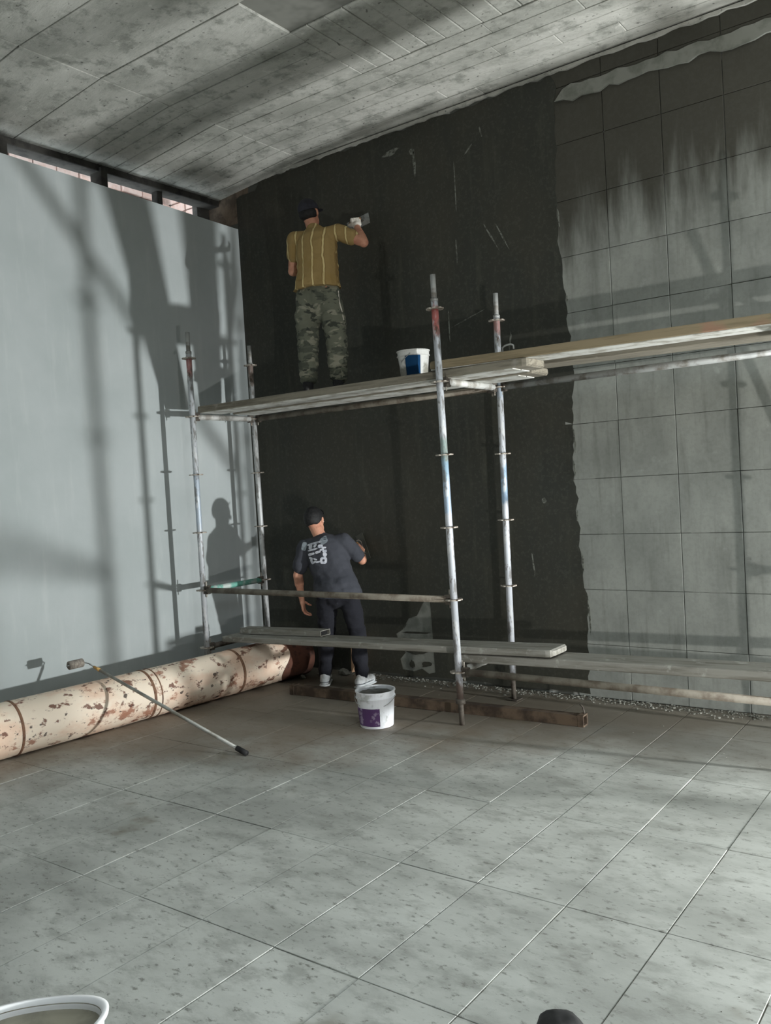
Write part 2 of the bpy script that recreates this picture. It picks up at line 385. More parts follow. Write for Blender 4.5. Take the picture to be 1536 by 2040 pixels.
# ceiling with board imprints
ce = NB()
for a_ in ((-.42, 13.5, -3.3, .3), (-.42, 5.1, -9.2, -3.3), (8.2, 13.5, -9.2, -3.3), (5.1, 8.2, -9.2, -6.6)): box(ce, *a_, H+.014, H+.3)   # opening added behind the camera so sky light reaches the near floor
ceiling = struct('ceiling', ce, M['cjoint'])
y = -.004; row = 0
while y > -3.6:
    BW = .155 if y > -1.70 else (.465 if row % 2 else .62)
    XE = 6.5 if y > -2.6 else 5.05
    x = -.4; first = True
    while x < XE-.06:
        L = random.uniform(1.4, 3.0) if not first else random.uniform(.9, 2.4)
        first = False
        patch = -1.71 < y < -.90
        if patch and 2.25 <= x < 3.70: x = 3.75; continue
        lim = 2.30 if (patch and x < 2.30) else XE
        w = max(.1, round((min(x+L, lim)-x)/.05)*.05)
        if x < -.35:                                  # the soffit sags towards the left wall
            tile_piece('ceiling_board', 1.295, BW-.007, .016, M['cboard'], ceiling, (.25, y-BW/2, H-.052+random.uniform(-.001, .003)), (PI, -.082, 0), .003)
            x = .9; continue
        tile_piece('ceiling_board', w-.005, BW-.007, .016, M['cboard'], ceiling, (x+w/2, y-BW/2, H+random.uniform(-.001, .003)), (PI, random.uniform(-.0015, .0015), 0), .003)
        x += w
    y -= BW; row += 1
PY0, PY1 = -.004-.155*11, -.004-.155*6
x = 2.30
while x < 3.74:                                      # cross-laid patch
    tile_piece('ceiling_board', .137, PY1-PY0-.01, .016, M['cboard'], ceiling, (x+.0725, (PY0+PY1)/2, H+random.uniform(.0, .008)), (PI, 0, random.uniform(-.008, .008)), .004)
    x += .145
for (x0, x1, y0, y1) in ((-.4, 5.1, -9.2, -3.62), (6.5, 13.4, -3.3, 0)):   # plain soffit outside the view
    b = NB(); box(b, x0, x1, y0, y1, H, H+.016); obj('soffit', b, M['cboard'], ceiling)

# left wall, a lining that stops short of the ceiling
lw = NB(); box(lw, -.40, 0, -9.2, .0, 0, 4.27)
for v in lw.verts:
    if v.co.z > 4: v.co.z = 4.27-.033*v.co.y
wall_left = struct('wall_left', lw, M['render'])
bmx = NB(); box(bmx, -1.15, -1.0, -9.2, .3, 3.9, 5.02); trim1 = struct('trim_1', bmx, simple('pale_mortar', rgb(176, 156, 148), .9, 0, rgb(150, 130, 122), 8))   # neighbouring wall seen through the slot
b = NB(); box(b, -.42, -.30, -9.2, .3, H+.3, 5.30); obj('sky_blocker', b, M['darkmortar'], ceiling)  # unseen strip added on the roof edge to cut sky light on the bricks
zc = 4.42
for course in range(6):                               # its pale bricks, under open sky
    yb = -.05-.11*(course % 2)
    while yb > -4.2:
        L = random.uniform(.21, .25)
        b = NB(); box(b, -1.0, -.93+random.uniform(-.015, .015), yb-L+.012, yb, zc, zc+.088, .006)
        obj('brick', b, M['brick'], trim1)
        yb -= L
    for xa in (-.93, -.70):                           # return face at the corner
        b = NB(); box(b, xa, xa+.215, -.045, -.001, zc, zc+.088, .006); obj('brick', b, M['brick'], trim1)
    zc += .1
b = NB(); box(b, -.47, -.401, -.16, -.001, 4.1, 4.60); obj('plug', b, M['darkmortar'], wall_left)
for yy, x1 in ((-1.36, -.22), (-.70, -.30), (-2.28, -.22)):
    b = NB(); box(b, -.38, x1, yy-.034, yy+.03, 4.275-.033*yy, 4.58, .006); o = obj('stub', b, M['darkmortar'], wall_left)
b = NB(); box(b, -.42, -.25, -9.2, .0, 4.548, H+.012, .01); obj('lintel_strip', b, M['darkmortar'], ceiling)

# back wall
bw = NB(); box(bw, -1.0, 13.5, 0.0, .3, 0, H+.05); wall_back = struct('wall_back', bw, M['wjoint'])
TW = .415
for c in range(7):
    for r in range(12):
        z0 = -.012+TW*r; z1 = min(z0+TW, H-.01); z0 = max(z0, .003)
        if z1-z0 < .04: continue
        x0 = 3.325+TW*c
        tile_piece('wall_tile', TW-.005, z1-z0-.0035, .012, M['wtile'], wall_back, (x0+TW/2, -.010+random.uniform(-.002, .002), (z0+z1)/2), (PI/2+random.uniform(-.003, .003), random.uniform(-.002, .002), random.uniform(-.004, .004)), .0015)
b = NB(); box(b, 6.24, 13.4, -.010, .001, 0, H); obj('wall_face', b, M['wtile'], wall_back)
# slurry coat with ragged edge and an uncoated patch
out = [(.002, .012)]
xx = .1
while xx < 3.3: out.append((xx, .012+random.uniform(0, .02))); xx += .09
zz = .02
ex = 0
while zz < 4.64:
    base_x = 3.415-.012*zz+.025*math.sin(zz*3.1)
    ex = .6*ex+random.uniform(-.014, .014)
    out.append((max(3.340, base_x+ex+(.02 if 1.2 < zz < 1.6 else 0)), zz)); zz += .045
xx = 3.34
while xx > 0: out.append((xx, 4.655+random.uniform(-.02, .02) if xx > .3 else 4.58)); xx -= .07
out.append((.002, 4.56))
hole = [(2.005, .74), (2.01, .55), (2.015, .3), (2.02, .07), (1.95, .05), (1.88, .09), (1.80, .06), (1.68, .07), (1.66, .16), (1.72, .22), (1.66, .30), (1.63, .38), (1.70, .42), (1.77, .52), (1.86, .55), (1.93, .66)]
poly2d('slurry_coat', [out, hole], M['slurry'], wall_back, .012, onwall(-.006))
pp = [(1.55, .03), (2.1, .03), (2.1, .85), (1.55, .85)]
poly2d('bare_plaster', [pp], M['bare'], wall_back, .004, onwall(-.003))
def blotch(cx, cz, w, h, n=14, jag=.35, ang=0):
    r = []
    for i in range(n):
        a = 2*PI*i/n; q = 1+random.uniform(-jag, jag); x, z = w*.5*q*math.cos(a), h*.5*q*math.sin(a)
        r.append((cx+x*math.cos(ang)-z*math.sin(ang), cz+x*math.sin(ang)+z*math.cos(ang)))
    return r
for (cx, cz, w, h, a) in ((1.70, .26, .12, .03, .2), (1.86, .31, .26, .035, 0), (1.84, .23, .2, .05, .1), (1.93, .13, .1, .05, .3), (1.78, .12, .05, .07, 0), (1.83, .40, .3, .02, .02), (1.71, .47, .13, .05, .8)):
    poly2d('slurry_smear', [blotch(cx, cz, w, h, 14, .3, a)], M['slurry'], wall_back, .003, onwall(-.0062))
for (cx, cz, w, h, a) in ((1.86, 4.50, .16, .05, .15), (2.10, 4.34, .025, .20, 0), (2.08, 4.45, .05, .06, .4), (2.78, 3.60, .012, .24, .5), (2.88, 3.58, .012, .22, .45), (2.46, 3.55, .01, .2, 0), (2.62, 4.32, .10, .012, .7), (2.74, 4.42, .012, .10, .2), (2.48, 4.05, .008, .35, 0), (.62, 1.1, .012, .18, .2), (3.0, 1.0, .012, .2, .1), (3.12, 1.5, .03, .05, .5), (2.55, 3.0, .3, .01, .3), (2.9, 2.75, .014, .16, -.2), (2.35, 2.95, .01, .25, 0)):
    poly2d('plaster_scrape', [blotch(cx, cz, w, h, 12, .25, a)], M['scrape'], wall_back, .002, onwall(-.0125))
# white burrs along the slurry edge
for (cz, h) in ((1.94, .18), (1.73, .1), (1.02, .12), (.62, .26), (2.6, .10), (3.0, .06), (1.38, .08), (3.6, .12)):
    cx = 3.428-.012*cz+.025*math.sin(cz*3.1)
    b = blotch(cx, cz, .013, h, 14, .3, random.uniform(-.05, .05)); poly2d('plaster_burr', [b], M['scrape'], wall_back, .004, onwall(-.016))
# pale strip of mortar under the ceiling and the coated strip above it
st = []
xx = 3.38
while xx < 6.3: st.append((xx, 4.435+random.uniform(-.018, .018)-.05*max(0, (xx-4.0))*.3)); xx += .07
while xx > 3.40: st.append((xx, 4.535+random.uniform(-.014, .014)-.012*(xx-3.4))); xx -= .07
poly2d('mortar_strip', [st], M['bare'], wall_back, .018, onwall(-.022))
b = NB(); box(b, -.40, .16, -.006, .002, 4.33, H); obj('brown_plaster', b, M['brownplaster'], wall_back)
e = []
xx = .0
while xx < 6.3: e.append((xx, H-.012+.0)); xx += .12
while xx > 0: e.append((xx, H-.032+random.uniform(-.012, .010))); xx -= .06
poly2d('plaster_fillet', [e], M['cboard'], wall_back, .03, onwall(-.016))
# far right wall, outside the view, closes the hall
rw = NB(); box(rw, 13.2, 13.5, -9.2, .3, 0, H+.05); struct('wall_right', rw, M['darkmortar'])
fw = NB(); box(fw, -.4, 13.5, -9.5, -9.2, 0, H+.05); struct('wall_front', fw, M['darkmortar'])

# ------------------------------------------------------------------ scaffold
XL, XR, X3, X4 = .3546, 2.9246, 5.16, 7.2
YF, YB = -1.066, -.3066
Z0 = .3746
ring_me = None
def ring_mesh():
    global ring_me
    if ring_me is None:
        bm = NB(); n = 32; R0 = []
        for z in (-.0045, .0045):
            R0.append([bm.verts.new(((.061-.010*(i % 4 == 0))*math.cos(2*PI*i/n), (.061-.010*(i % 4 == 0))*math.sin(2*PI*i/n), z)) for i in range(n)])
        for i in range(n): bm.faces.new((R0[0][i], R0[0][(i+1) % n], R0[1][(i+1) % n], R0[1][i]))
        bm.faces.new(R0[0][::-1]); bm.faces.new(R0[1])
        ring_me = bpy.data.meshes.new('rosette'); bm.to_mesh(ring_me); bm.free(); ring_me.materials.append(M['ring'])
    return ring_me
def post(x, y, mat, label, dx=0., dy=0., tip=3.11, plate=True):
    t = thing('scaffold_post', label, 'scaffold post', (x, y, 0), (-dy/3., dx/3., 0), 'upright posts of the scaffold')
    b = NB(); tube(b, (0, 0, .17), (0, 0, tip-.17), .0243, seg=18); obj('tube', b, mat, t, True)
    b = NB(); tube(b, (0, 0, tip-.172), (0, 0, tip-.002), .019, seg=14); tube(b, (0, 0, tip-.185), (0, 0, tip-.165), .0262, seg=14); obj('spigot', b, M['tube_grey'], t, True)
    b = NB(); tube(b, (0, 0, .004), (0, 0, .30), .0185, seg=14)
    lathe(b, [(.019, .15), (.034, .152), (.034, .185), (.019, .187)], 12)
    obj('base_jack', b, M['head'], t, True)
    if plate:
        b = NB(); box(b, -.05, .05, -.05, .05, .002, .008, .002); obj('base_plate', b, M['head'], t)
    for k_ in range(6):
        o = link('rosette', ring_mesh(), None, t); o.location = (0, 0, Z0+.5*k_); o.rotation_euler = (0, 0, random.uniform(0, .3))
    return t
post(XR, YF, M['p_rf'], 'nearest scaffold post, with red paint near its top', -.032, 0, 3.11, False)
post(XR, YB, M['p_rb'], 'scaffold post with blue patches, behind and right of the red-topped one', .028, 0, 3.08)
post(XL, YF, M['p_lf'], 'pale scaffold post rising behind the rusty pipe by the left wall', .015, 0, 3.10)
post(XL, YB, M['p_lb'], 'worn scaffold post standing right in the room corner', -.012, 0, 3.06)
post(X3, YF, M['tube_grey'], 'grey scaffold post outside the right edge, front row', 0, 0, 3.11)
post(X3, YB, M['tube_grey'], 'grey scaffold post outside the right edge, by the back wall')
post(X4, YF, M['tube_grey'], 'far right grey scaffold post near the work lamp')
post(X4, YB, M['tube_grey'], 'far right grey scaffold post against the back wall')
def bar(p0, p1, mat, label, name='scaffold_ledger', r=.0243, gap=.035):
    p0 = V(p0); p1 = V(p1); d = (p1-p0).normalized(); L = (p1-p0).length
    t = thing(name, label, 'scaffold tube', p0, (0, 0, 0), 'horizontal tubes of the scaffold')
    q = d.to_track_quat('X', 'Z'); t.rotation_mode = 'QUATERNION'; t.rotation_quaternion = q
    b = NB(); tube(b, (gap+.03, 0, 0), (L-gap-.03, 0, 0), r, seg=16); obj('tube', b, mat, t, True)
    for a, sg in ((gap, 1), (L-gap, -1)):
        b = NB(); x0, x1 = sorted((a-.008*sg, a+.045*sg))
        box(b, x0, x1, -.016, .016, -.034, -.0075, .004); box(b, x0, x1, -.016, .016, .0075, .034, .004)
        xa, xb = sorted((a+.014*sg, a+.046*sg)); box(b, xa, xb, -.0155, .0155, -.03, .03)
        obj('wedge_head', b, M['head'], t)
        b = NB(); xa, xb = sorted((a+.001*sg, a+.012*sg)); box(b, xa, xb, -.004, .004, -.06, .07, .002); obj('wedge', b, M['ring'], t)
    return t
def zk(k_): return Z0+.5*k_
bar((XL, YF, zk(1)), (XR, YF, zk(1)), M['tube_brown'], 'grimy guard tube at the hips of the lower worker')
bar((XL, YF, zk(1)), (XL, YB, zk(1)), M['tube_teal'], 'short teal painted cross tube between the left posts', 'scaffold_transom')
bar((XL, YF, zk(0)), (XL, YB, zk(0)), M['head'], 'low dark cross tube at the left, in the shadow of the pipe', 'scaffold_transom')
bar((XR, YF, zk(0)), (XR, YB, zk(0)), M['tube_white'], 'low white cross tube carrying the grey planks', 'scaffold_transom')
bar((XL, YF, zk(4)), (XL, YB, zk(4)), M['tube_white'], 'high white cross tube under the left end of the upper deck', 'scaffold_transom')
bar((XR, YF, zk(4)), (XR, YB, zk(4)), M['tube_white'], 'high white cross tube between the red-topped and blue-patched posts', 'scaffold_transom')
bar((XL, YB, zk(4)), (XR, YB, zk(4)), M['tube_brown'], 'brown tube along the wall under the deck of the upper worker')
bar((XR, YB, zk(4)), (X3, YB, zk(4)), M['tube_grey'], 'pale tube along the wall under the right upper planks')
bar((XR, YF, zk(0)), (X3, YF, zk(0)), M['tube_brown'], 'lowest grimy tube running right from the nearest post')
bar((X3, YF, zk(4)), (X3, YB, zk(4)), M['tube_grey'], 'high cross tube outside the right edge', 'scaffold_transom')
bar((X3, YF, zk(0)), (X3, YB, zk(0)), M['tube_grey'], 'low cross tube outside the right edge', 'scaffold_transom')
bar((X3, YF, zk(1)), (X4, YF, zk(1)), M['tube_grey'], 'guard tube in the bay outside the right edge')
bar((X3, YB, zk(4)), (X4, YB, zk(4)), M['tube_grey'], 'high tube along the wall outside the right edge')
bar((X4, YF, zk(4)), (X4, YB, zk(4)), M['tube_grey'], 'high cross tube at the far right posts', 'scaffold_transom')
# brace outside the frame
br = NB(); tube(br, (0, -.37, 1.21), (0, -1.46, 2.524), .0243); o = obj('scaffold_brace', br, M['tube_grey'], None, True, (X3+.06, 0, 0)); tag(o, 'diagonal brace tube outside the right edge', 'scaffold tube')

def plank(name, x0, x1, y0, y1, z0, z1, h, mat, label, under=None, round_ends=(False, True), hollow=False, group='deck planks of the scaffold'):
    """x along; bottom height z0 at x0 and z1 at x1; thickness h"""
    L = math.hypot(x1-x0, z1-z0); w = y1-y0
    t = thing(name, label, 'plank', (x0, (y0+y1)/2, z0), (0, -math.atan2(z1-z0, x1-x0), 0), group)
    b = NB()
    if hollow:
        th = .004
        for (ya, yb_, za, zb) in ((-w/2, w/2, 0, th), (-w/2, w/2, h-th, h), (-w/2, -w/2+th, th, h-th), (w/2-th, w/2, th, h-th)):
            box(b, 0, L, ya, yb_, za, zb)
        obj('deck', b, mat, t)
        b = NB(); box(b, L*.02, L-.03, -w/2+th, w/2-th, th, h-th); obj('inside_shade', b, M['dark'], t)  # solid black fill stands in for the shade in the hollow
        return t
    n = max(8, int(L/.12)); secs = []
    for i in range(n+1):
        x = L*i/n; q = 1.; wz = .004*noise.noise(V((x*1.3, y0*5, z0)))
        secs.append((x, w/2, wz))
    if round_ends[1]: secs = secs[:-1]+[(L-.05, w/2, 0), (L-.02, w/2*.95, 0), (L-.006, w/2*.86, 0), (L, w/2*.72, 0)]
    if round_ends[0]: secs = [(0, w/2*.72, 0), (.006, w/2*.86, 0), (.02, w/2*.95, 0), (.05, w/2, 0)]+secs[1:]
    secs.sort(); rows = []; e_ = .006
    for x, hw, wz in secs:
        endf = .7 if (round_ends[1] and x > L-.01) or (round_ends[0] and x < .01) else 1
        hh = h*endf; zc = h/2+wz
        rows.append([bm_v for bm_v in [b.verts.new((x, yy, zc+zq)) for yy, zq in ((-hw+e_, -hh/2), (-hw, -hh/2+e_), (-hw, hh/2-e_), (-hw+e_, hh/2), (hw-e_, hh/2), (hw, hh/2-e_), (hw, -hh/2+e_), (hw-e_, -hh/2))]])
    for r0, r1 in zip(rows, rows[1:]):
        for j in range(8): b.faces.new((r0[j], r0[(j+1) % 8], r1[(j+1) % 8], r1[j]))
    b.faces.new(rows[0][::-1]); b.faces.new(rows[-1])
    obj('board', b, mat, t)
    if under is not None:
        for (ya, yb_) in ((-w/2+.006, -.008), (.008, w/2-.006)):
            b = NB(); box(b, .02, L-.12, ya, yb_, -.006, .004, .002); obj('underside_sheet', b, under, t)
    return t
ZT = zk(4)+.0243+.0005
plank('deck_plank', .40, 3.56, -1.03, -.775, ZT+.006, ZT+.006, .056, M['plank'], 'front timber plank of the upper deck, with pale steel underside', M['plank_steel'])
plank('deck_plank', .42, 3.40, -.64, -.385, ZT+.006, ZT+.006, .050, M['plank'], 'upper deck plank nearest the wall, under the shoes of the upper worker', M['plank_steel'])
plank('deck_plank', 2.78, 7.1, -1.02, -.78, ZT+.074, ZT+.022, .058, M['plank_y'], 'yellowed upper plank running out of the frame at right', M['plank_steel'], (True, False))
plank('deck_plank', 2.86, 5.28, -.62, -.39, ZT+.064, ZT+.030, .05, M['plank'], 'rear upper plank at the right, against the wall', None, (True, False))
# loop handle at the end of the rear right plank
hk = NB(); path(hk, [(0, 0, 0), (0, -.004, .03), (.02, -.006, .04), (.06, -.006, .045), (.08, -.004, .035), (.08, 0, .012)], .006, 8)
o = obj('lifting_hook', hk, M['tube_grey'], None, True, (3.37, -1.012, ZT+.118)); tag(o, 'small steel lifting loop on the upper right plank', 'hook')

ZL = zk(0)+.0243+.0005
plank('low_plank', 2.80, 5.9, -.93, -.68, ZL+.004, ZL+.075, .058, M['plank_grey'], 'cement-crusted low plank running right out of the frame', None, (False, False))
plank('low_plank', .43, 3.58, -.95, -.70, ZL+.004, ZL+.095, .048, M['plank_grey'], 'long low plank with rounded pale end, in front of the lower worker', None, (False, True))
plank('box_plank', .52, 1.46, -.82, -.70, ZL+.062, ZL+.089, .045, M['plank_grey'], 'short hollow box section lying on the low plank', None, (False, False), True)

# ------------------------------------------------------------------ rusty pipe
pa = V((.40, -4.3, .186)); pb = V((.725, -.28, .19)); PR = .186
pt = thing('steel_pipe', 'thick cream painted steel pipe spotted with rust, lying along the left wall', 'pipe', pa)
pt.rotation_mode = 'QUATERNION'; pt.rotation_quaternion = (pb-pa).to_track_quat('Z', 'Y'); PL = (pb-pa).length
b = NB(); lathe(b, [(PR-.012, 0), (PR, 0)]+[(PR, PL*i/30) for i in range(1, 31)]+[(PR-.012, PL), (PR-.012, 0)], 48); obj('shell', b, M['pipe'], pt, True)
for f_, wd in ((.33, .012), (.585, .014), (.60, .006), (.80, .016)):
    b = NB(); z = PL*f_; lathe(b, [(PR-.002, z-wd), (PR+.004, z-wd*.6), (PR+.005, z), (PR+.004, z+wd*.6), (PR-.002, z+wd)], 48); obj('weld_band', b, M['pipe_band'], pt, True)
b = NB(); lathe(b, [(PR-.001, PL-.33), (PR+.0035, PL-.32), (PR+.0035, PL-.002), (PR-.03, PL), (PR-.03, PL-.05)], 48, fn=lambda p: V((p.x, p.y, p.z+(.05*math.sin(3*math.atan2(p.y, p.x)) if p.z < PL-.2 else 0)))); obj('dark_end', b, M['redbrown'], pt, True)  # dark red-brown sleeve with a wavy edge over the right end

# ------------------------------------------------------------------ roller pole resting on the pipe
A = V((2.01, -2.24, .014)); Bp = V((.56, -2.293, .452)); d = (Bp-A).normalized()
rp = thing('roller_pole', 'long thin aluminium roller pole leaning across the rusty pipe', 'paint roller', A)
b = NB(); tube(b, d*.07, d*(Bp-A).length, .0125, .011, 12); obj('tube', b, M['alu'], rp, True)
b = NB(); tube(b, d*-.005, d*.085, .0185, .0175, 14); obj('grip', b, M['black_rubber'], rp, True)
b = NB(); tube(b, d*((Bp-A).length-.012), d*((Bp-A).length+.06), .0135, .009, 12); obj('threaded_tip', b, M['ochre'], rp, True)
e0 = Bp-A+d*.06
b = NB(); path(b, [e0, e0+V((-.06, 0, .02)), e0+V((-.09, -.02, .03)), e0+V((-.10, -.09, .03)), e0+V((-.10, -.16, .03))], .005, 8); obj('wire_frame', b, M['steel'], rp, True)
b = NB(); tube(b, e0+V((-.10, -.03, .03)), e0+V((-.10, -.14, .03)), .032, seg=18); obj('roller_sleeve', b, M['fleece'], rp, True)

# ------------------------------------------------------------------ box beam on the floor
P0 = V((1.15, -.86, 0)); P1 = V((3.69, -.735, 0)); dd = (P1-P0); LB_ = dd.length; ang = math.atan2(dd.y, dd.x)
bt = thing('box_beam', 'brown hollow box beam lying on the floor beneath the scaffold', 'beam', P0, (0, 0, ang))
b = NB(); s_ = .036; th = .007
for (ya, yb_, za, zb) in ((-s_, s_, .002, .002+th), (-s_, s_, .074-th, .074), (-s_, -s_+th, .002+th, .074-th), (s_-th, s_, .002+th, .074-th)): box(b, 0, LB_, ya, yb_, za, zb)
obj('section', b, M['beam_brown'], bt)
b = NB(); box(b, .03, LB_-.05, -s_+th, s_-th, .002+th, .074-th); obj('inside_shade', b, M['dark'], bt)  # black core paints the shade within the beam
for f_ in (0.0, .985):
    b = NB(); box(b, LB_*f_, LB_*f_+.04, -s_-.005, s_+.005, .0005, .006); box(b, LB_*f_, LB_*f_+.04, -s_-.005, s_+.005, .072, .079); box(b, LB_*f_, LB_*f_+.04, -s_-.006, -s_+.001, .0005, .079); box(b, LB_*f_, LB_*f_+.04, s_-.001, s_+.006, .0005, .079); obj('end_collar', b, M['beam_brown'], bt)
b = NB(); path(b, [(LB_-.01, .02, .074), (LB_-.02, .02, .12), (LB_-.04, .02, .14)], .006); obj('bent_rod', b, M['head'], bt, True)

# ------------------------------------------------------------------ buckets
def bucket(loc, r0, r1, h, fill, body, slurry, label, group=None, lab=None, handle=True, rz=0, name='bucket'):
    t = thing(name, label, 'bucket', loc, (0, 0, rz), group)
    b = NB(); th = .004
    lathe(b, [(0.001, .002), (r0, .002), (r0+(r1-r0)*.5, h*.5), (r1-.002, h*.80), (r1+.006, h*.805), (r1+.006, h*.83), (r1, h*.835), (r1+.001, h-.008), (r1+.007, h-.008), (r1+.007, h), (r1-th, h), (r1-th-.002, h*.8), (r0-th, .008), (.001, .008)], 40)
    obj('body', b, body, t, False)
    b = NB(); zf = h*fill; rf_ = r0-th+(r1-r0)*fill-.002
    c_ = b.verts.new((0, 0, zf)); rings = []
    for q in (.35, .7, .9, 1.0):
        rings.append([b.verts.new((rf_*q*math.cos(2*PI*i/28), rf_*q*math.sin(2*PI*i/28), zf+.012*noise.noise(V((q*3*math.cos(2*PI*i/28), q*3*math.sin(2*PI*i/28), 2))))) for i in range(28)])
    for i in range(28): b.faces.new((c_, rings[0][i], rings[0][(i+1) % 28]))
    for ra, rb_ in zip(rings, rings[1:]):
        for i in range(28): b.faces.new((ra[i], rb_[i], rb_[(i+1) % 28], ra[(i+1) % 28]))
    obj('slurry', b, slurry, t, True)
    if handle:
        b = NB(); path(b, [((r1+.012)*math.cos(a), -(r1*.75)*math.sin(a)-.012, h*.86-.55*r1*math.sin(a)) for a in [PI*i/14 for i in range(15)]], .0028, 8); obj('handle', b, M['tube_grey'], t, True)
    if lab:
        mat_, a0, a1, z0, z1 = lab
        b = NB(); n = 18; lo, hi = [], []
        for i in range(n+1):
            a = a0+(a1-a0)*i/n
            for z, L_ in ((z0, lo), (z1, hi)):
                f = z/h; r = r0+(r1-r0)*f*1.15+.0022; L_.append(b.verts.new((r*math.cos(a), r*math.sin(a), z)))
        for i in range(n): b.faces.new((lo[i], lo[i+1], hi[i+1], hi[i]))
        geo = bmesh.ops.solidify(b, geom=b.faces[:], thickness=.001)
        obj('paper_label', b, mat_, t, True)
    return t
VD = math.radians(-128+0)   # direction from the scene towards the camera is about (+x,-y)
bucket((2.37, -1.31, 0), .118, .136, .255, .90, M['bucket_white'], M['wet_slurry'], 'white bucket with purple label standing on the floor by the beam', None, (M['label_purple'], math.radians(-168), math.radians(-62), .02, .145), True, math.radians(20))
bucket((2.46, -.72, ZT+.063), .10, .118, .215, .6, M['bucket_grey'], M['wet_slurry'], 'white bucket with blue label up on the deck', None, (M['label_blue'], math.radians(-28), math.radians(30), .03, .17), True, math.radians(-60))

# flexible tub cut by the lower left corner
tb = thing('mixing_tub', 'white flexible tub of beige slurry in the lower left corner', 'tub', (3.985, -4.90, .006), (0, 0, math.radians(36)))
def tubfn(p):
    a = math.atan2(p.y, p.x); k_ = p.z/.34
    return V((p.x*1.16, p.y*.90, p.z+.012*k_*k_*math.cos(2*a)+.006*k_*math.cos(a)))
b = NB(); lathe(b, [(.001, .0), (.120, .0), (.135, .12), (.152, .325), (.162, .333), (.163, .341), (.150, .341), (.143, .32), (.128, .12), (.112, .008), (.001, .008)], 48, fn=tubfn); obj('wall', b, M['tub_white'], tb, True)
b = NB(); lathe(b, [(.001, .292), (.06, .294), (.10, .292), (.1405, .300), (.1452, .328), (.1425, .288), (.001, .280)], 48, fn=lambda p: tubfn(p)); obj('slurry', b, M['beige_slurry'], tb, True)

# dark rounded bag top at the lower frame edge
bg_ = NB(); bmesh.ops.create_uvsphere(bg_, u_segments=28, v_segments=18, radius=1.)
for v in bg_.verts:
    n_ = .10*noise.noise(v.co*2.2); v.co = V((v.co.x*.085*(1+n_), v.co.y*.15*(1+n_), max(-.5, v.co.z)*.075*(1+n_)+.0375))
o = obj('rubber_boot_toe', bg_, M['black_rubber'], None, True, (4.975, -3.868, 0)); tag(o, 'black rounded rubber toe cut by the bottom edge', 'shoe')
o.rotation_euler = (0, 0, .6)

# ------------------------------------------------------------------ rubble
rb = NB()
def chunk(bm, c, s):
    n0 = len(bm.verts); r = bmesh.ops.create_icosphere(bm, subdivisions=1, radius=1.)
    sx, sy, sz = s*random.uniform(.6, 1.4), s*random.uniform(.6, 1.3), s*random.uniform(.35, .8); a = random.uniform(0, PI)
    for v in r['verts']:
        q = v.co*(1+random.uniform(-.25, .25)); x, y = q.x*sx, q.y*sy
        v.co = V((c[0]+x*math.cos(a)-y*math.sin(a), c[1]+x*math.sin(a)+y*math.cos(a), max(.0005, sz*.75+q.z*sz)))
for i in range(1500):
    x = random.uniform(1.05, 5.6); yy = -.02-abs(random.gauss(0, .075))
    chunk(rb, (x, min(yy, -.02), 0), random.choice((.003, .004, .005, .006, .008, .011)))
for i in range(160):
    chunk(rb, (random.uniform(.8, 5.4), random.uniform(-4.6, -.3), 0), random.choice((.002, .003, .004)))
o = obj('plaster_crumbs', rb, M['rubble']); o['kind'] = 'stuff'; tag(o, 'pale plaster crumbs strewn along the foot of the back wall', 'rubble')
for i, (x, y, s, lb) in enumerate(((1.02, -.30, .07, 'largest pale rubble lump beside the end of the rusty pipe'), (.86, -.42, .035, 'small pale rubble lump under the end of the rusty pipe'), (1.12, -.16, .05, 'pale rubble lump against the wall behind the left leg of the lower worker'))):
    b = NB(); chunk(b, (0, 0, 0), s); bmesh.ops.subdivide_edges(b, edges=b.edges[:], cuts=1, use_grid_fill=True)
    for v in b.verts: v.co += V((noise.noise(v.co*30+V((i, 0, 0))), noise.noise(v.co*30+V((0, i, 5))), 0))*s*.15
    o = obj('rubble_lump', b, M['rubble'], None, False, (x, y, 0)); tag(o, lb, 'rubble', 'rubble lumps by the corner')
b = NB(); box(b, -.045, .045, -.03, .03, 0, .34, .006)
for v in b.verts:
    if v.co.z < .15: v.co.x += .02*(v.co.x > 0)*-1; v.co.z += .10*(v.co.x > 0)*(v.co.z < .01)
o = obj('timber_offcut', b, M['paleblock'], None, False, (1.20, -.06, .012)); tag(o, 'pale orange offcut leaning on the wall between the legs of the lower worker', 'offcut'); o.rotation_euler = (-.06, 0, 0)

# ------------------------------------------------------------------ people
def cap(bm, p0, p1, r0, r1, flat=None, fv=None, seg=14):
    """tapered capsule; flat = factor applied along fv (thin direction)"""
    p0 = V(p0); p1 = V(p1); s, t, d = frame(p1-p0); L = (p1-p0).length
    prof = []
    for i in range(5): a = -PI/2+PI/2*i/5; prof.append((r0*math.cos(a)+1e-5, r0*math.sin(a)))
    for i in range(4): f = i/3; prof.append((r0+(r1-r0)*f, L*f))
    for i in range(1, 6): a = PI/2*i/5; prof.append((r1*math.cos(a)+1e-5, L+r1*math.sin(a)))
    rings = []
    for r, h in prof:
        row = []
        for j in range(seg):
            a = 2*PI*j/seg; off = (s*math.cos(a)+t*math.sin(a))*r
            if flat is not None: off = off-fv*(off.dot(fv))*(1-flat)
            row.append(bm.verts.new(p0+d*h+off))
        rings.append(row)
    for a, b_ in zip(rings, rings[1:]):
        for j in range(seg): bm.faces.new((a[j], a[(j+1) % seg], b_[(j+1) % seg], b_[j]))
    bm.faces.new(rings[0][::-1]); bm.faces.new(rings[-1])
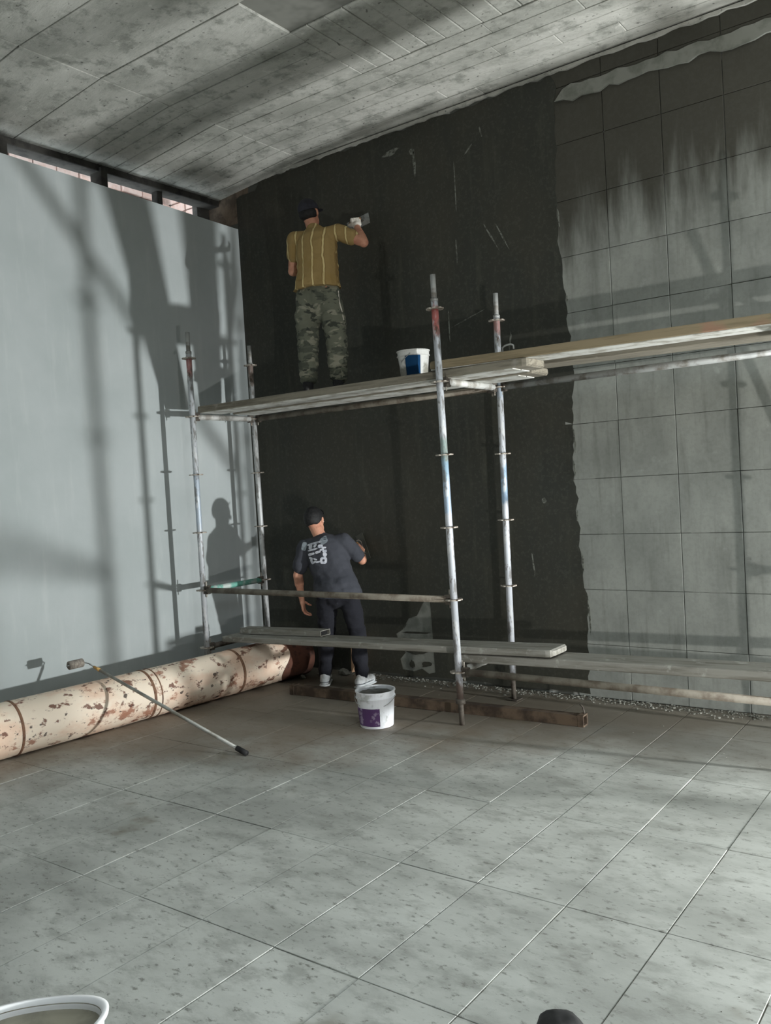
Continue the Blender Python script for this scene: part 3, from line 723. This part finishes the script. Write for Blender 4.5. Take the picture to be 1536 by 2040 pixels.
def ell(bm, c, rad, rot=None, seg=20):
    r = bmesh.ops.create_uvsphere(bm, u_segments=seg, v_segments=seg*2//3, radius=1.)
    Rm = rot if rot is not None else Matrix.Identity(3)
    for v in r['verts']: v.co = V(c)+Rm @ V((v.co.x*rad[0], v.co.y*rad[1], v.co.z*rad[2]))
def flesh(name, bm, mat, parent, voxel, smooth=4, wr=0., wscale=9., cut=None):
    """union of the overlapping solids as one continuous skin"""
    me = bpy.data.meshes.new(name); bmesh.ops.recalc_face_normals(bm, faces=bm.faces[:]); bm.to_mesh(me); bm.free()
    o = bpy.data.objects.new('tmp', me); C.objects.link(o)
    r = o.modifiers.new('r', 'REMESH'); r.mode = 'VOXEL'; r.voxel_size = voxel
    s = o.modifiers.new('s', 'SMOOTH'); s.factor = .5; s.iterations = smooth
    dg = bpy.context.evaluated_depsgraph_get(); new = bpy.data.meshes.new_from_object(o.evaluated_get(dg))
    bpy.data.objects.remove(o); bpy.data.meshes.remove(me); new.name = name; new.materials.clear()
    if wr:
        nrm = [v.normal.copy() for v in new.vertices]
        for v, n_ in zip(new.vertices, nrm):
            q = V((v.co.x*wscale, v.co.y*wscale, v.co.z*wscale*1.6))
            v.co += n_*wr*(noise.noise(q)+.6*noise.noise(q*2.1+V((3, 1, 7))))
    for p in new.polygons: p.use_smooth = True
    return link(name, new, mat, parent)
def hand(bm, w, d, n, s, curl=(.9, 1.2, .9), spread=.0):
    """wrist w, finger direction d, palm faces n, thumb side s"""
    w = V(w); d = V(d).normalized(); n = V(n); n = (n-d*n.dot(d)).normalized(); s0 = d.cross(n).normalized()
    if s0.dot(V(s)) < 0: s0 = -s0
    s = s0
    cap(bm, w-d*.02, w+d*.02, .029, .032, .72, n, 12)
    for k_ in range(4):
        cap(bm, w+d*.02+s*(-.026+.0175*k_), w+d*.082+s*(-.031+.0205*k_), .0155, .0125, .9, n, 10)
    for k_, L in enumerate((.052, .066, .072, .064)):
        p = w+d*.085+s*(-.031+.0205*k_); a = 0; segs = (L*.48, L*.32, L*.26)
        for i in range(3):
            a += curl[i]; dir_ = d*math.cos(a)+n*math.sin(a); q = p+dir_*segs[i]*1.15
            cap(bm, p, q, .0098-.0008*i, .0092-.0008*i, seg=10); p = q
    p = w+d*.022+s*.026; q = p+(s*.75+d*.5+n*.45).normalized()*.042; cap(bm, p, q, .014, .0115, seg=10)
    q2 = q+(d*.65+n*.7-s*.05).normalized()*.03; cap(bm, q, q2, .011, .0098, seg=10); q3 = q2+(d*.2+n*.8-s*.5).normalized()*.024; cap(bm, q2, q3, .0098, .0085, seg=10)
    return w+d*.088+n*.030, s     # grip centre, handle axis

def person(name, label, loc, rz, J, cat='person', upper=None, lower=None, sleeve=.6, cuff=.0, hat=False, shoes=None, hem=.9, baggy=1.0, skin=None, boots=False):
    t = thing(name, label, cat, loc, (0, 0, rz))
    X = V((1, 0, 0)); Y = V((0, 1, 0)); Z = V((0, 0, 1))
    pel, wai, che, nk, hd = (V(J[k_]) for k_ in ('pelvis', 'waist', 'chest', 'neck', 'head'))
    hR = J.get('headrot', Matrix.Identity(3))
    b = NB()
    cap(b, pel, wai, .135, .125, .74, Y); cap(b, wai, che, .125, .150, .72, Y); cap(b, che, nk-(nk-che)*.35, .13, .085, .75, Y)
    for sd in 'LR':
        cap(b, che+(nk-che)*.45, J['sh'+sd], .062, .055); cap(b, J['sh'+sd], J['el'+sd], .050, .040); cap(b, J['el'+sd], V(J['el'+sd]).lerp(V(J['wr'+sd]), .35), .042, .041); cap(b, V(J['el'+sd]).lerp(V(J['wr'+sd]), .35), J['wr'+sd], .041, .027, .85, V(J['palm'+sd]).normalized())
        cap(b, J['hip'+sd], J['kn'+sd], .085, .058); cap(b, J['kn'+sd], V(J['kn'+sd]).lerp(V(J['an'+sd]), .35), .056, .058); cap(b, V(J['kn'+sd]).lerp(V(J['an'+sd]), .35), J['an'+sd], .056, .037)
        an = V(J['an'+sd]); fd = V(J['ft'+sd]).normalized(); cap(b, an+V((0, 0, -.035))-fd*.03, an+V((0, 0, -.045))+fd*.13, .033, .03)
    cap(b, nk-(nk-che)*.2, hd+hR @ V((0, -.015, -.05)), .056, .053)
    ell(b, hd+hR @ V((0, -.006, .012)), (.074, .094, .100), hR); ell(b, hd+hR @ V((0, .030, -.058)), (.055, .058, .062), hR)
    ell(b, hd+hR @ V((0, .098, -.015)), (.011, .016, .022), hR); ell(b, hd+hR @ V((0, .105, -.026)), (.015, .011, .010), hR)   # nose
    ell(b, hd+hR @ V((0, .080, .022)), (.048, .012, .010), hR)
    for sx in (-1, 1): ell(b, hd+hR @ V((sx*.077, -.008, -.008)), (.009, .018, .030), hR)
    grips = {}
    for sd in 'LR':
        grips[sd] = hand(b, J['wr'+sd], J['hd'+sd], J['palm'+sd], J['th'+sd], J['curl'+sd])
    body = flesh('body', b, skin or M['skin'], t, .0052, 4)
    # face
    for sx in (-1, 1):
        e_ = NB(); ell(e_, hd+hR @ V((sx*.032, .074, .002)), (.013, .012, .009), hR, 12); obj('eye', e_, M['eye'], body, True)
        e_ = NB(); ell(e_, hd+hR @ V((sx*.032, .0845, .002)), (.0055, .003, .0055), hR, 10); obj('iris', e_, M['dark'], body, True)
    e_ = NB(); ell(e_, hd+hR @ V((0, .086, -.062)), (.024, .007, .008), hR, 12); obj('mouth', e_, M['lip'], body, True)
    # trousers
    b = NB(); g = baggy
    wv = wai+(pel-wai)*.25
    cap(b, pel+V((0, 0, -.02)), wv, .150, .140, .76, Y)
    for sd in 'LR':
        hp, kn, an = V(J['hip'+sd]), V(J['kn'+sd]), V(J['an'+sd])
        cap(b, hp+V((0, 0, -.02)), hp.lerp(kn, .55), .096, .094*g); cap(b, hp.lerp(kn, .5), kn, .094*g, .080*g); cap(b, kn, kn.lerp(an, .5), .080*g, .074*g); cap(b, kn.lerp(an, .45), an.lerp(kn, cuff+.08), .074*g, .066*g)
    cap(b, pel+V((0, 0, -.10)), pel+V((0, 0, -.13-.05*(g-1)*10)), .075*g, .06*g)
    flesh('trousers', b, lower, t, .011, 5, .010*g, 11.)
    # shirt
    b = NB()
    cap(b, pel+(pel-wai)*.5, pel, .208, .204, .80, Y); cap(b, pel, wai, .204, .180, .80, Y); cap(b, wai, che, .176, .180, .80, Y); cap(b, che, che.lerp(nk, .55), .160, .105, .78, Y); cap(b, che.lerp(nk, .5), nk-(nk-che)*.12, .09, .062)
    for sd in 'LR':
        sh, el_ = V(J['sh'+sd]), V(J['el'+sd]); en = sh.lerp(el_, sleeve)
        cap(b, che+(nk-che)*.40, sh, .082, .070); cap(b, sh, en, .070, .066)
    sh_o = flesh('shirt', b, upper, t, .0095, 5, .009, 9.)
    for v in sh_o.data.vertices:
        if v.co.z < hem: v.co.z = hem+.006*noise.noise(v.co*14)
    # shoes
    for sd in 'LR':
        an = V(J['an'+sd]); fd = V(J['ft'+sd]); fd.z = 0; fd.normalize(); z0 = an.z-.085
        up, sole = shoes
        b = NB(); cap(b, V((an.x, an.y, z0+.052))-fd*.045, V((an.x, an.y, z0+.045))+fd*.13, .046, .040, .9, fd.cross(Z)); cap(b, V((an.x, an.y, z0+.055))-fd*.01, V((an.x, an.y, z0+.10))-fd*.012, .045, .043)
        if boots: cap(b, V((an.x, an.y, z0+.10))-fd*.012, an.lerp(V(J['kn'+sd]), .38), .046, .050)
        s_o = flesh('shoe', b, up, t, .007, 4)
        for v in s_o.data.vertices: v.co.z = max(v.co.z, z0+.010)
        b = NB(); cap(b, V((an.x, an.y, z0+.012))-fd*.048, V((an.x, an.y, z0+.012))+fd*.135, .049, .044, .25, Z); so = flesh('sole', b, sole, s_o, .006, 3)
        for v in so.data.vertices: v.co.z = max(v.co.z, z0+.001)
        if up is M['shoe_white']:
            b = NB(); cap(b, V((an.x, an.y, z0+.040))-fd*.046, V((an.x, an.y, z0+.040))+fd*.10, .0485, .0440, .16, Z); flesh('stripe', b, M['shoe_grey'], s_o, .006, 2)
    # head cover
    if hat:
        b = NB(); ell(b, hd+hR @ V((0, -.008, .030)), (.086, .106, .094), hR, 28)
        for v in b.verts:
            q = hR.transposed() @ (v.co-hd)
            if q.z < .022+.10*(q.y): q.z = .022+.10*q.y; v.co = hd+hR @ q
        hat_o = obj('cap', b, M['cap'], t, True)
        b = NB(); ell(b, hd+hR @ V((0, .115, .036)), (.072, .070, .007), hR); obj('peak', b, M['cap'], hat_o, True)
        b = NB(); ell(b, hd+hR @ V((0, -.008, .125)), (.008, .008, .006), hR, 10); obj('button', b, M['cap'], hat_o, True)
        b = NB(); ell(b, hd+hR @ V((0, -.030, -.008)), (.080, .083, .058), hR); h_o = obj('hair', b, M['hair'], t, True)
    else:
        b = NB(); bmesh.ops.create_icosphere(b, subdivisions=4, radius=1.)
        for v in b.verts:
            n_ = v.co.copy(); q = V((n_.x*.083, n_.y*.103, n_.z*.108))+V((0, -.014, .018))
            q.z = max(q.z, -.052+.13*max(0., n_.y+.35))
            if n_.y > .5: q.y = min(q.y, .074)
            f = 1+.05*noise.noise(n_*9)+.03*noise.noise(n_*22)
            v.co = hd+hR @ (q*f)
        obj('hair', b, M['hair'], t, True)
    return t, grips
def trowel(label, centre, axis, wall_dir, loc_M, blade=None):
    """plastering trowel in world space: grip centre, handle axis, direction to the wall"""
    c = loc_M @ V(centre); a = (loc_M.to_3x3() @ V(axis)).normalized(); w = V(wall_dir).normalized()
    a = (a-w*a.dot(w)).normalized(); u = w.cross(a)
    t = thing('trowel', label, 'trowel', c)
    b = NB(); lathe(b, [(.001, -.06), (.012, -.058), (.0135, -.03), (.0125, .0), (.0135, .03), (.012, .058), (.001, .06)], 14)
    Rm = Matrix((u, w, a)).transposed()
    for v in b.verts: v.co = Rm @ v.co
    obj('handle', b, M['wood'], t, True)
    b = NB(); path(b, [a*.058, a*.075, a*.078+w*.03, a*.06+w*.055, a*-.05+w*.055], .006); obj('shank', b, M['head'], t, True)
    b = NB(); box(b, -.045, .045, .056, .059, -.11, .13, .001)
    for v in b.verts: v.co = Rm @ v.co
    obj('blade', b, blade or M['steel'], t)
    return t
def RX(a): return Matrix.Rotation(a, 3, 'X')
def RY(a): return Matrix.Rotation(a, 3, 'Y')
def RZ(a): return Matrix.Rotation(a, 3, 'Z')

# upper worker
ZU = ZT+.006+.050
J = dict(pelvis=(.0, 0, .90), waist=(.01, 0, 1.02), chest=(.01, .01, 1.24), neck=(-.01, .02, 1.42), head=(-.055, .06, 1.555), headrot=RZ(-.15) @ RY(-.12) @ RX(.12),
         shL=(-.185, .02, 1.345), elL=(-.245, .08, 1.10), wrL=(-.12, .27, 1.14), hdL=(.5, .8, .1), palmL=(0, 0, 1), thL=(1, 0, 0), curlL=(.5, .8, .6),
         shR=(.195, .02, 1.36), elR=(.415, .03, 1.245), wrR=(.315, .19, 1.43), hdR=(-.25, .35, .9), palmR=(-.3, .85, -.35), thR=(-1, 0, 0), curlR=(1.0, 1.2, .8),
         hipL=(-.095, 0, .88), knL=(-.12, .01, .48), anL=(-.125, -.03, .085), ftL=(-.15, 1, 0),
         hipR=(.095, 0, .88), knR=(.125, .03, .48), anR=(.13, .02, .085), ftR=(.3, 1, 0))
UP = (1.40, -.52, ZU); UR = math.radians(20)
pu, gu = person('person', 'person in mustard striped shirt, camouflage trousers and dark cap reaching up on the deck', UP, UR, J, upper=M['mustard'], lower=M['camo'], sleeve=.52, cuff=.16, hat=True, shoes=(M['shoe_dark'], M['black_rubber']), baggy=1.15, hem=.905, boots=True)
MU = Matrix.Translation(UP) @ Matrix.Rotation(UR, 4, 'Z')
trowel('steel plastering trowel in the raised hand of the upper worker', gu['R'][0], gu['R'][1], (0, 1, 0), MU)
# glove on the raised hand
gv = NB(); hand(gv, V(J['wrR']), J['hdR'], J['palmR'], J['thR'], J['curlR'])
gl = flesh('glove', gv, M['glove'], pu, .005, 3)
for v in gl.data.vertices: v.co += v.normal*.003
# pale cloth end hanging at his right hip
b = NB(); path(b, [(.165, -.02, .93), (.185, -.02, .86), (.19, -.03, .78), (.205, -.02, .70), (.215, -.01, .62)], .006, 8); obj('rag_cord', b, M['glove'], pu, True)

# lower worker
J2 = dict(pelvis=(.0, 0, .83), waist=(-.03, .02, .94), chest=(-.085, .05, 1.13), neck=(-.135, .075, 1.285), head=(-.19, .125, 1.415), headrot=RZ(-.2) @ RY(-.22) @ RX(-.28),
          shL=(-.27, .04, 1.20), elL=(-.345, .03, .96), wrL=(-.335, .07, .74), hdL=(.08, .15, -1), palmL=(1, .1, 0), thL=(0, 1, 0), curlL=(.35, .5, .4),
          shR=(.075, .06, 1.235), elR=(.205, .13, 1.06), wrR=(.15, .31, 1.12), hdR=(-.05, .8, .35), palmR=(-.75, .1, -.5), thR=(0, .3, 1), curlR=(1.0, 1.2, .8),
          hipL=(-.09, 0, .81), knL=(-.13, .07, .45), anL=(-.165, .06, .085), ftL=(-.12, 1, 0),
          hipR=(.095, 0, .81), knR=(.15, .03, .45), anR=(.185, -.03, .085), ftR=(.4, 1, 0))
LP = (1.39, -.50, .001); LR_ = math.radians(25)
pl, gl2 = person('person', 'person in slate t-shirt with white back print, dark jeans and white sneakers on floor', LP, LR_, J2, upper=M['tee'], lower=M['denim'], sleeve=.72, cuff=.0, hat=False, shoes=(M['shoe_white'], M['shoe_white']), baggy=.92, hem=.775)
ML = Matrix.Translation(LP) @ Matrix.Rotation(LR_, 4, 'Z')
trowel('steel plastering trowel held at the wall by the lower worker', gl2['R'][0], gl2['R'][1], (.1, 1, 0), ML, M['wet_slurry'])
# the white print on the back of the t-shirt, wrapped on the cloth
shirt = [c for c in pl.children if c.name.startswith('shirt')][0]
def print_patch(loops, mat):
    """loops in (u,v): u to the right on the back, v up; dropped onto the shirt from behind"""
    me = bpy.data.curves.new('p', 'CURVE'); me.dimensions = '2D'; me.fill_mode = 'BOTH'
    for lp in loops:
        sp = me.splines.new('POLY'); sp.points.add(len(lp)-1); sp.use_cyclic_u = True
        for p, c in zip(sp.points, lp): p.co = (c[0], c[1], 0, 1)
    tmp = bpy.data.objects.new('tmp', me); C.objects.link(tmp); dg = bpy.context.evaluated_depsgraph_get()
    m2 = bpy.data.meshes.new_from_object(tmp.evaluated_get(dg)); bpy.data.objects.remove(tmp); bpy.data.curves.remove(me)
    bm = bmesh.new(); bm.from_mesh(m2); bpy.data.meshes.remove(m2)
    bmesh.ops.triangulate(bm, faces=bm.faces[:])
    for _ in range(2):
        es = [e_ for e_ in bm.edges if e_.calc_length() > .012]
        if es: bmesh.ops.subdivide_edges(bm, edges=es, cuts=1)
    for v in bm.verts:
        x = PCX+v.co.x*PS; z = PCZ+v.co.y*PS
        ok, hit, nrm, _i = shirt.ray_cast(V((x, -.6, z)), V((0, 1, 0)))
        v.co = (hit+nrm*.0018) if ok else V((x, -.10, z))
    me3 = bpy.data.meshes.new('back_print'); bm.to_mesh(me3); bm.free()
    for p in me3.polygons: p.use_smooth = True
    return link('back_print', me3, mat, shirt)
bpy.context.view_layer.update()
PCX, PCZ = -.115, 1.155
PS = 1.35
def rr(cx, cy, w, h, a=0., n=10, j=.12):
    L_ = []
    for i in range(n):
        t_ = 2*PI*i/n; q = 1+random.uniform(-j, j); x, y = w/2*q*math.copysign(abs(math.cos(t_))**.6, math.cos(t_)), h/2*q*math.copysign(abs(math.sin(t_))**.6, math.sin(t_))
        L_.append((cx+x*math.cos(a)-y*math.sin(a), cy+x*math.sin(a)+y*math.cos(a)))
    return L_
prints = [
    ([rr(-.030, .058, .105, .012, .22)], 'print'), ([rr(-.060, .036, .030, .030, .1)], 'print'), ([rr(-.024, .044, .026, .016, .9)], 'print'), ([rr(.012, .040, .034, .020, .1)], 'print'), ([rr(.035, .030, .030, .012, 0)], 'print'),
    ([rr(-.040, .020, .080, .010, .25)], 'print'), ([rr(.022, .018, .030, .012, .2)], 'print'),
    ([rr(-.052, -.008, .050, .016, .25)], 'print'), ([rr(-.005, .004, .040, .016, .25)], 'print'), ([rr(.040, .008, .026, .020, .1)], 'print'),
    ([rr(-.055, -.034, .034, .016, -.25)], 'print'), ([rr(-.024, -.040, .030, .010, -.3)], 'print'), ([rr(.040, -.014, .026, .026, 0)], 'print'),
    ([rr(.032, -.048, .044, .044, 0, 14, .06), rr(.032, -.048, .014, .014, 0, 10, .05)], 'print'), ([rr(-.036, -.060, .040, .012, .5)], 'print'), ([rr(-.004, -.056, .036, .010, .15)], 'print'), ([rr(-.052, -.052, .018, .026, .3)], 'print'),
    ([rr(.030, .074, .048, .044, .5, 14, .08)], 'print_grey'), ([rr(-.104, .040, .034, .052, -.2, 14, .08)], 'print_grey')]
for lp, mk in prints: print_patch(lp, M[mk])

# ------------------------------------------------------------------ the two work lamps, outside the frame
def work_lamp(loc, to, label):
    loc = V(loc); d = (V(to)-loc).normalized()
    c = loc-d*.16
    t = thing('work_lamp', label, 'lamp', (c.x, c.y, 0))
    R3 = d.to_track_quat('Y', 'Z').to_matrix()
    b = NB(); box(b, -.11, .11, -.05, .05, -.08, .08, .01)
    for v in b.verts: v.co = R3 @ v.co+V((0, 0, c.z))
    obj('housing', b, M['black_rubber'], t)
    b = NB(); box(b, -.10, .10, .051, .056, -.07, .07)
    for v in b.verts: v.co = R3 @ v.co+V((0, 0, c.z))
    obj('lens', b, M['bucket_white'], t)
    for a in (0, 2.1, 4.2):
        b = NB(); tube(b, (0, 0, c.z-.08), (.2*math.cos(a), .2*math.sin(a), .008), .01); obj('leg', b, M['head'], t, True)
    return t
work_lamp(L1, L1_TO, 'work lamp on short legs beyond the right edge near the back wall')
work_lamp(L2, L2_TO, 'work lamp on short legs right of the camera')
